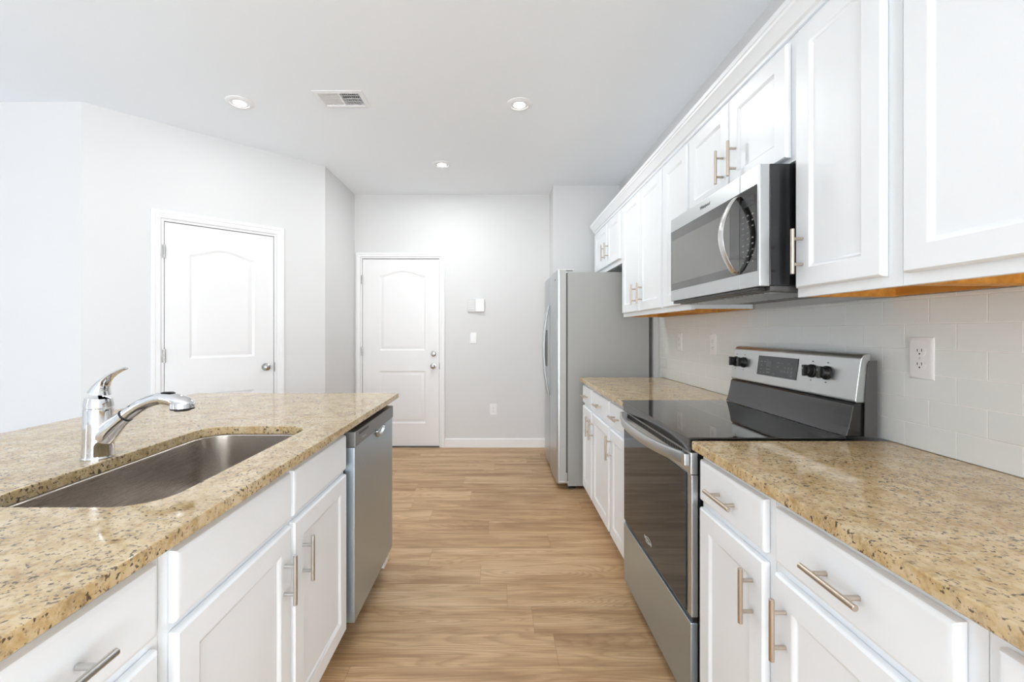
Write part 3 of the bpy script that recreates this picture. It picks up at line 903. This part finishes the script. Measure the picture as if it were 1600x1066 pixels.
# swoosh ring round the logo
m = MB(); pts = [(0.6082, 1.775 + 0.036 * math.cos(a), 0.404 + 0.012 * math.sin(a) - 0.12 * 0.036 * math.cos(a)) for a in [R(40 + 280 * k / 30) for k in range(31)]]
m.tube(pts, 0.0007, 6); m.build('logo_swoosh', M['logo'], dr)
# storage drawer
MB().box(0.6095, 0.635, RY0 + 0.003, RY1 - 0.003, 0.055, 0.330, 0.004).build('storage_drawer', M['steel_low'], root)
MB().box(0.618, 0.635, RY0 + 0.006, RY1 - 0.006, 0.3305, 0.3465).build('drawer_gap_trim', M['black_plastic'], root)
# cooktop
m = MB().box(0.600, 1.100, RY0 - 0.006, RY1 + 0.006, 0.9155, 0.9215, 0.002)
ct = m.build('cooktop', M['black_glass'], root)
MB().box(0.606, 0.635, RY0 + 0.001, RY1 - 0.001, 0.8735, 0.9153, 0.004).build('cooktop_front_trim', M['black_enamel'], ct)
MB().box(0.6355, 1.10, RY0 + 0.001, RY1 - 0.001, 0.8972, 0.9153).build('cooktop_frame', M['black_enamel'], ct, smooth=False)
# back riser and console
rp = [(1.104, 0.9217), (1.108, 0.930), (1.114, 0.950), (1.122, 0.985), (1.128, 1.020), (1.136, 1.028), (1.195, 1.028), (1.195, 0.9217)]
MB().prism(rp, RY0 + 0.006, RY1 - 0.006, 0.003).build('riser', M['black_enamel'], root, angle=40)
cpz = [(1.134, 1.030), (1.131, 1.036), (1.137, 1.085), (1.146, 1.150), (1.150, 1.170), (1.156, 1.180), (1.166, 1.186), (1.180, 1.187), (1.180, 1.030)]
co = MB().prism(cpz, RY0 + 0.001, RY1 - 0.001, 0.0035).build('console', M['steel'], root, angle=40)
bp_ = [(1.158, 0.9217), (1.160, 1.05), (1.168, 1.150), (1.174, 1.163), (1.197, 1.165), (1.197, 0.9217)]
MB().prism(bp_, RY0 - 0.003, RY0 + 0.0005).build('console_side_cap', M['dark_metal'], root)
MB().prism(bp_, RY1 - 0.0005, RY1 + 0.003).build('console_side_cap', M['dark_metal'], root)
def console_x(z): return 1.131 + (z - 1.036) * (1.146 - 1.131) / (1.150 - 1.036)
def PC(u, d, z): return Vector((console_x(z) - d, u, z))
for y in (2.088, 2.022, 1.585, 1.512):
    m = MB(); c0 = PC(y, 0.0005, 1.113); nr = Vector((-1, 0, 0.13)).normalized()
    m.tube([c0, c0 + nr * 0.006, c0 + nr * 0.008, c0 + nr * 0.022, c0 + nr * 0.025], [0.0245, 0.024, 0.0215, 0.0195, 0.016], 28)
    g = MB(); g.box(-0.0, 0.014, -0.0055, 0.0055, -0.0205, 0.0205, 0.002)
    mt = Matrix.Translation(c0 + nr * 0.020) @ Matrix(((-1, 0, 0, 0), (0, -1, 0, 0), (0, 0, 1, 0), (0, 0, 0, 1)))
    m._append(g.bm, mt)
    kb = m.build('knob', M['black_plastic'], co)
    MB().fbox(PC, y - 0.0012, y + 0.0012, 0.0355, 0.0362, 1.121, 1.131).build('pointer', M['mark'], kb)['label'] = 'pale pointer line'
dsp = MB().fbox(PC, 1.66, 1.912, 0.0004, 0.0022, 1.070, 1.152).build('display', M['display'], co)
m = MB()
for (y, z, w_, h_) in [(1.885, 1.128, .012, .003), (1.885, 1.112, .010, .003), (1.885, 1.096, .012, .003), (1.885, 1.082, .010, .003), (1.862, 1.128, .010, .003),
                       (1.862, 1.082, .008, .003), (1.835, 1.098, .030, .003), (1.835, 1.084, .024, .003), (1.80, 1.082, .012, .003), (1.775, 1.128, .014, .003),
                       (1.775, 1.112, .010, .003), (1.75, 1.128, .010, .003), (1.75, 1.096, .012, .003), (1.73, 1.112, .008, .008), (1.73, 1.096, .008, .008),
                       (1.71, 1.128, .010, .003), (1.71, 1.112, .008, .008), (1.71, 1.096, .008, .008), (1.69, 1.112, .008, .008), (1.69, 1.096, .008, .008), (1.69, 1.081, .012, .004)]:
    m.fbox(PC, y - w_ / 2, y + w_ / 2, 0.0023, 0.0027, z - h_ / 2, z + h_ / 2)
o = m.build('button_marks', M['mark_dim'], dsp, smooth=False); o['kind'] = 'stuff'
MB().fbox(PC, 1.815, 1.852, 0.0023, 0.0027, 1.108, 1.134).build('clock_window', M['black_glass'], dsp)
m = MB()
for y in (2.088, 2.022, 1.585, 1.512):
    m.fbox(PC, y - 0.004, y + 0.004, 0.0003, 0.0007, 1.146, 1.150); m.fbox(PC, y - 0.004, y + 0.004, 0.0003, 0.0007, 1.078, 1.082)
o = m.build('knob_marks', M['dark_metal'], co, smooth=False); o['kind'] = 'stuff'


# ------------------------------------------------------------------ microwave
MY0, MY1, MZ0, MZ1, MXF = 1.360, 2.060, 1.398, 1.782, 0.815
root = thing('microwave', 'stainless over-the-range microwave with bowed handle', 'microwave', (1.0, 1.71, MZ0))
MB().box(MXF + 0.036, XW - 0.010, MY0 + 0.004, MY1 - 0.004, MZ0 + 0.004, MZ1 + 0.002, 0.003).build('body', M['black_enamel'], root)
SPL = 1.470                                        # door / control panel split
m = MB().box(MXF, MXF + 0.034, SPL + 0.0006, MY1, MZ0, MZ1, 0.004)
dr = m.build('door', M['steel'], root)
m = MB().box(MXF, MXF + 0.034, MY0, SPL - 0.0006, MZ0, MZ1, 0.004)
pn = m.build('control_panel', M['steel'], root)
GZ0, GZ1 = 1.448, 1.722
MB().box(MXF - 0.0012, MXF - 0.0001, SPL + 0.001, MY1 - 0.006, GZ0, GZ1, 0.0004).build('window_border', M['screen_edge'], dr)
MB().box(MXF - 0.0020, MXF - 0.0013, SPL + 0.060, MY1 - 0.020, GZ0 + 0.030, GZ1 - 0.045).build('window', M['screen'], dr)['label'] = 'grey glass door window'
MB().box(MXF - 0.0012, MXF - 0.0001, MY0 + 0.012, SPL - 0.001, GZ0, GZ1, 0.0004).build('keypad', M['black_glass'], pn)
m = MB()
for r_ in range(9):
    for c_ in range(3):
        y = SPL - 0.022 - c_ * 0.027; z = 1.635 - r_ * 0.019
        if r_ in (3,) and c_ == 2: continue
        m.box(MXF - 0.0016, MXF - 0.0013, y - 0.005, y + 0.005, z - 0.0022, z + 0.0022)
m.build('keypad_marks', M['mark_dim'], pn, smooth=False)
MB().box(MXF - 0.0016, MXF - 0.0013, MY0 + 0.026, SPL - 0.014, 1.664, 1.692).build('clock_window', M['display'], pn)
# handle
m = MB(); L = []; n = 26; HY = SPL + 0.016
for k in range(n + 1):
    t = k / n; z = 1.452 + t * (1.712 - 1.452)
    bow = math.sin(math.pi * t) ** 0.8
    x = MXF - 0.0065 - 0.050 * bow
    w2 = 0.0165; h2 = 0.0055
    L.append([(x + h2 * math.sin(a), HY + w2 * math.cos(a), z) for a in [2 * math.pi * q / 14 for q in range(14)]])
m.loops(L)
m.build('handle', M['handle_steel'], dr, angle=50)
text('logo', 'Whirlpool', 0.020, M['dark_metal'], dr, facing_minus_x(MXF - 0.0004, 1.72, 1.753))
# underside: lip, grease filters and lamp strip
m = MB().box(MXF + 0.004, MXF + 0.030, MY0 + 0.02, MY1 - 0.02, MZ0 - 0.012, MZ0 - 0.0006, 0.003)
m.build('bottom_lip', M['black_plastic'], root)
m = MB().box(MXF + 0.040, XW - 0.03, MY0 + 0.010, MY1 - 0.010, MZ0 - 0.014, MZ0 + 0.0035, 0.003)
bt = m.build('bottom_plate', M['dark_metal'], root)
for y0, y1 in ((MY0 + 0.05, 1.69), (1.73, MY1 - 0.05)):
    m = MB()
    m.box(MXF + 0.06, XW - 0.16, y0, y0 + 0.012, MZ0 - 0.018, MZ0 - 0.0145); m.box(MXF + 0.06, XW - 0.16, y1 - 0.012, y1, MZ0 - 0.018, MZ0 - 0.0145)
    nn = 9
    for k in range(nn):
        y = y0 + 0.018 + k * (y1 - y0 - 0.036) / (nn - 1)
        m.box(MXF + 0.06, XW - 0.16, y - 0.006, y + 0.006, MZ0 - 0.018, MZ0 - 0.0145)
    m.build('grease_filter', M['steel'], bt, smooth=False)


# ------------------------------------------------------------------ refrigerator
root = thing('refrigerator', 'tall stainless side-by-side refrigerator with grey side', 'refrigerator', (0.87, 3.9, 0))
FY0, FY1, FZ = 3.452, 4.362, 1.728
MB().box(0.548, 1.195, FY0, FY1, 0.028, FZ, 0.004).build('cabinet_body', M['fridge_side'], root)
MB().box(0.536, 0.5475, FY0 + 0.006, FY1 - 0.006, 0.06, FZ - 0.006).build('door_gasket', M['gasket'], root)
def fridge_door(y0, y1, ex):
    m = MB()
    pts = []
    r = 0.018; xf, xb = 0.462, 0.5355
    n = 6
    for (cx, cy, a0) in ((xf + r, y0 + r, 180), (xf + r, y1 - r, 90)):
        rng = range(n + 1)
        for k in rng:
            a = R(a0 + 90 * k / n) if a0 == 180 else R(180 - 90 * k / n)
            if a0 == 180:
                a = R(270 - 90 * k / n)
            pts.append((cx + r * math.cos(a), cy + r * math.sin(a)))
    # slight crown to the face
    pts2 = []
    for k in range(n + 1): pts2.append(pts[k])
    for k in range(1, 8):
        t = k / 8; pts2.append((xf - 0.006 * math.sin(math.pi * t), y0 + r + t * (y1 - y0 - 2 * r)))
    pts2 += pts[n + 1:]
    pts2 += [(xb, y1), (xb, y0)]
    # steel skin wrapped round a painted door shell
    skin = [(min(x, 0.4845), y) for x, y in pts2]
    m.loops([[(x, y, z) for x, y in [(0.485, y0 + 0.0006), (0.485, y1 - 0.0006), (xb, y1 - 0.0006), (xb, y0 + 0.0006)]] for z in (0.051, 1.741)])
    d = m.build('door', M['fridge_trim'], root, angle=40)
    m = MB(); m.loops([[(x, y, z) for x, y in skin] for z in (0.050, 1.742)])
    m.build('door_skin', M['steel_v'], d, angle=40)['label'] = 'stainless steel door skin'
    return d
dn = fridge_door(FY0, 3.925, 0); df = fridge_door(3.933, FY1, 0)
for d_, y in ((dn, 3.885), (df, 3.973)):
    m = MB(); pth = []; n = 30
    for k in range(n + 1):
        t = k / n; z = 0.69 + t * (1.49 - 0.69)
        pth.append((0.452 - 0.046 * math.sin(math.pi * t) ** 0.75, y, z))
    m.tube(pth, 0.0105, 14, flat=[(0.013, 0.008)] * len(pth), up=(1, 0, 0))
    m.build('handle', M['steel_v'], d_, angle=50)
MB().box(0.4535, 0.4565, 4.08, 4.26, 0.93, 1.27, 0.001).build('ice_dispenser', M['black_plastic'], df)['label'] = 'dark ice and water dispenser'
text('logo', 'Whirlpool', 0.022, M['dark_metal'], dn, facing_minus_x(0.4585, 3.55, 1.675))
MB().box(0.470, 0.60, FY0 + 0.012, FY0 + 0.062, 1.7425, 1.756, 0.004).build('top_hinge_cover', M['grey_plastic'], root)
MB().box(0.470, 0.60, FY1 - 0.062, FY1 - 0.012, 1.7425, 1.756, 0.004).build('top_hinge_cover', M['grey_plastic'], root)
m = MB().box(0.475, 0.556, FY0 - 0.004, FY0 + 0.03, 0.052, 0.070, 0.003).box(0.530, 0.545, FY0 - 0.006, FY0 - 0.0005, 0.060, 0.135, 0.002)
m.cyl((0.49, FY0 - 0.006, 0.061), (0.49, FY0 + 0.001, 0.061), 0.008)
m.build('bottom_hinge', M['steel'], root)
MB().box(0.556, 0.58, FY0 + 0.01, FY1 - 0.01, 0.006, 0.0275).build('base_grille', M['black_plastic'], root)
for y in (FY0 + 0.05, FY1 - 0.05):
    for x in (0.60, 1.14): MB().cyl((x, y, 0.001), (x, y, 0.0278), 0.018).build('levelling_foot', M['black_plastic'], root)


# ------------------------------------------------------------------ outlets, switch, thermostat
def outlet(P, u, z, label, cat='outlet', kind='duplex', group='wall plates', w=0.074, h=0.121, d0=0.0006):
    root = thing({'duplex': 'wall_outlet', 'rocker': 'light_switch'}[kind], label, cat, P(u, 0, z), group)
    m = MB().panel(P, u - w / 2, u + w / 2, z - h / 2, z + h / 2, [(0.0, d0), (0.0, d0 + 0.002), (0.004, d0 + 0.0055), (0.010, d0 + 0.0062)])
    pl = m.build('cover_plate', M['white_plastic'], root, angle=40)
    d = d0 + 0.0064
    if kind == 'duplex':
        for s in (-1, 1):
            cz = z + s * 0.0195
            pts = []
            for k in range(28):
                a = 2 * math.pi * k / 28
                pts.append((u + 0.0172 * math.cos(a), cz + max(-0.0135, min(0.0135, 0.0172 * math.sin(a)))))
            m = MB(); m.loops([[P(a, dd, b) for a, b in pts] for dd in (d, d + 0.0012)])
            rc = m.build('receptacle', M['white_plastic'], root)
            m = MB()
            m.fbox(P, u - 0.0075, u - 0.0055, d + 0.0013, d + 0.0016, cz - 0.001, cz + 0.0075)
            m.fbox(P, u + 0.0055, u + 0.0075, d + 0.0013, d + 0.0016, cz - 0.001, cz + 0.0065)
            a, b = P(u, d + 0.0013, cz - 0.0072), P(u, d + 0.0016, cz - 0.0072)
            m.cyl(a, b, 0.0024, seg=10)
            m.build('socket_slots', M['slot'], rc, smooth=False)
        m = MB(); m.cyl(P(u, d, z), P(u, d + 0.001, z), 0.0028, seg=12); m.build('screw', M['grey_plastic'], root)
    else:
        m = MB().panel(P, u - 0.0165, u + 0.0165, z - 0.033, z + 0.033, [(0.0, d), (0.0, d + 0.002), (0.001, d + 0.003)])
        m.build('rocker', M['white_plastic'], root)
    return root
PB = lambda u, d, z: Vector((XW - 0.008 - d, u, z))
outlet(PB, 1.255, 1.180, 'white duplex outlet on the backsplash near the range console')
outlet(PB, 2.470, 1.183, 'white outlet plate on the backsplash beyond the range console')
outlet(PB, 2.930, 1.186, 'white outlet plate on the backsplash nearest the refrigerator')
outlet(PFAR, u_far(771), zf(640), 'low white outlet above the baseboard on the far wall')
outlet(PFAR, u_far(740), zf(528.5), 'white rocker light switch below the thermostat', 'light switch', 'rocker')
a0, a1, z0, z1 = u_far(730.5), u_far(757), zf(487.5), zf(467.5)
root = thing('thermostat', 'small white thermostat box beside the far door', 'thermostat', PFAR((a0 + a1) / 2, 0, z0), None)
ac = u_far(743.5)
MB().fbox(PFAR, a0, a1, 0.0006, 0.016, z0, z1, 0.002).build('back_plate', M['grey_plastic'], root)
MB().fbox(PFAR, ac, a1 - 0.001, 0.0162, 0.030, z0 + 0.002, z1 - 0.001, 0.004).build('cover', M['white_plastic'], root)
m = MB()
for k in range(5):
    z = z0 + 0.030 + k * 0.020
    m.fbox(PFAR, a0 + 0.006, ac - 0.012, 0.0162, 0.0200, z, z + 0.008)
m.build('grille', M['white_plastic'], root, smooth=False)


# ------------------------------------------------------------------ ceiling lights and vent
LAMP_W = (2.5, 6.5, 10.0)      # watts of the three fixtures
LL = {0: 'round recessed ceiling light left of the vent', 1: 'round recessed ceiling light nearest the wall cabinets', 2: 'farthest round recessed ceiling light near the far wall'}
for i, (px, py) in enumerate(((374.5, 159.5), (811.5, 162.5), (690.5, 256.5))):
    Y = (CEIL - EYE) * FPX / (VPY - py); X = (px - VPX) / FPX * Y
    root = thing('recessed_light', LL[i], 'ceiling light', (X, Y, CEIL), 'recessed ceiling lights')
    m = MB().lathe((X, Y, CEIL), [(0.055, -0.0006), (0.083, -0.0006), (0.083, -0.004), (0.078, -0.009), (0.062, -0.012), (0.058, -0.012), (0.055, -0.008)], 40)
    m.build('trim_ring', M['white_plastic'], root)
    m = MB().lathe((X, Y, CEIL), [(0.001, -0.0006), (0.0548, -0.0006), (0.0548, -0.007), (0.030, -0.0085), (0.001, -0.009)], 40)
    m.build('diffuser', M['lamp'], root)['label'] = 'glowing white diffuser'
    l = bpy.data.lights.new('lamp_light', 'AREA'); l.shape = 'DISK'; l.size = 0.10; l.energy = LAMP_W[i]; l.color = (0.96, 0.99, 1.0)
    lo = bpy.data.objects.new('lamp_light', l); COL.objects.link(lo); lo.parent = root; lo.location = (0, 0, -0.014)

root = thing('ceiling_vent', 'white rectangular air register in the ceiling', 'vent', ((VX0 + VX1) / 2, (VY0 + VY1) / 2, CEIL))
m = MB(); L = []
for ins, z in ((0.0, -0.0006), (0.0, -0.003), (0.006, -0.007), (0.026, -0.008), (0.031, -0.003), (0.031, 0.03)):
    L.append([(VX0 + ins, VY0 + ins, CEIL + z), (VX1 - ins, VY0 + ins, CEIL + z), (VX1 - ins, VY1 - ins, CEIL + z), (VX0 + ins, VY1 - ins, CEIL + z)])
m.loops(L, cap0=False, cap1=False)
m.build('frame', M['white_plastic'], root)
MB().box(ix0 + 0.002, ix1 - 0.002, iy0 + 0.002, iy1 - 0.002, CEIL + 0.045, CEIL + 0.05).build('duct_back', M['duct'], root, smooth=False)
xm = (VX0 + VX1) / 2
def louvres(x0, x1, tilt, n):
    m = MB()
    for k in range(n):
        x = x0 + (k + 0.5) * (x1 - x0) / n
        dx = 0.011 * math.sin(R(tilt)); dz = 0.011 * math.cos(R(tilt))
        a = [(x - dx, CEIL + 0.004 - dz), (x + dx, CEIL + 0.004 + dz), (x + dx + 0.001, CEIL + 0.004 + dz), (x - dx + 0.001, CEIL + 0.004 - dz)]
        m.prism(a, iy0 + 0.002, iy1 - 0.002)
    for q in (1, 2, 3):
        y = iy0 + q * (iy1 - iy0) / 4; m.box(x0, x1, y - 0.0015, y + 0.0015, CEIL + 0.0002, CEIL + 0.006)
    return m
louvres(ix0 + 0.003, xm - 0.006, 48, 9).build('louvre_bank', M['white_plastic'], root, smooth=False)
louvres(xm + 0.006, ix1 - 0.003, -20, 9).build('louvre_bank', M['white_plastic'], root, smooth=False)
MB().box(xm - 0.005, xm + 0.005, iy0 + 0.001, iy1 - 0.001, CEIL - 0.005, CEIL + 0.01).build('centre_bar', M['white_plastic'], root, smooth=False)
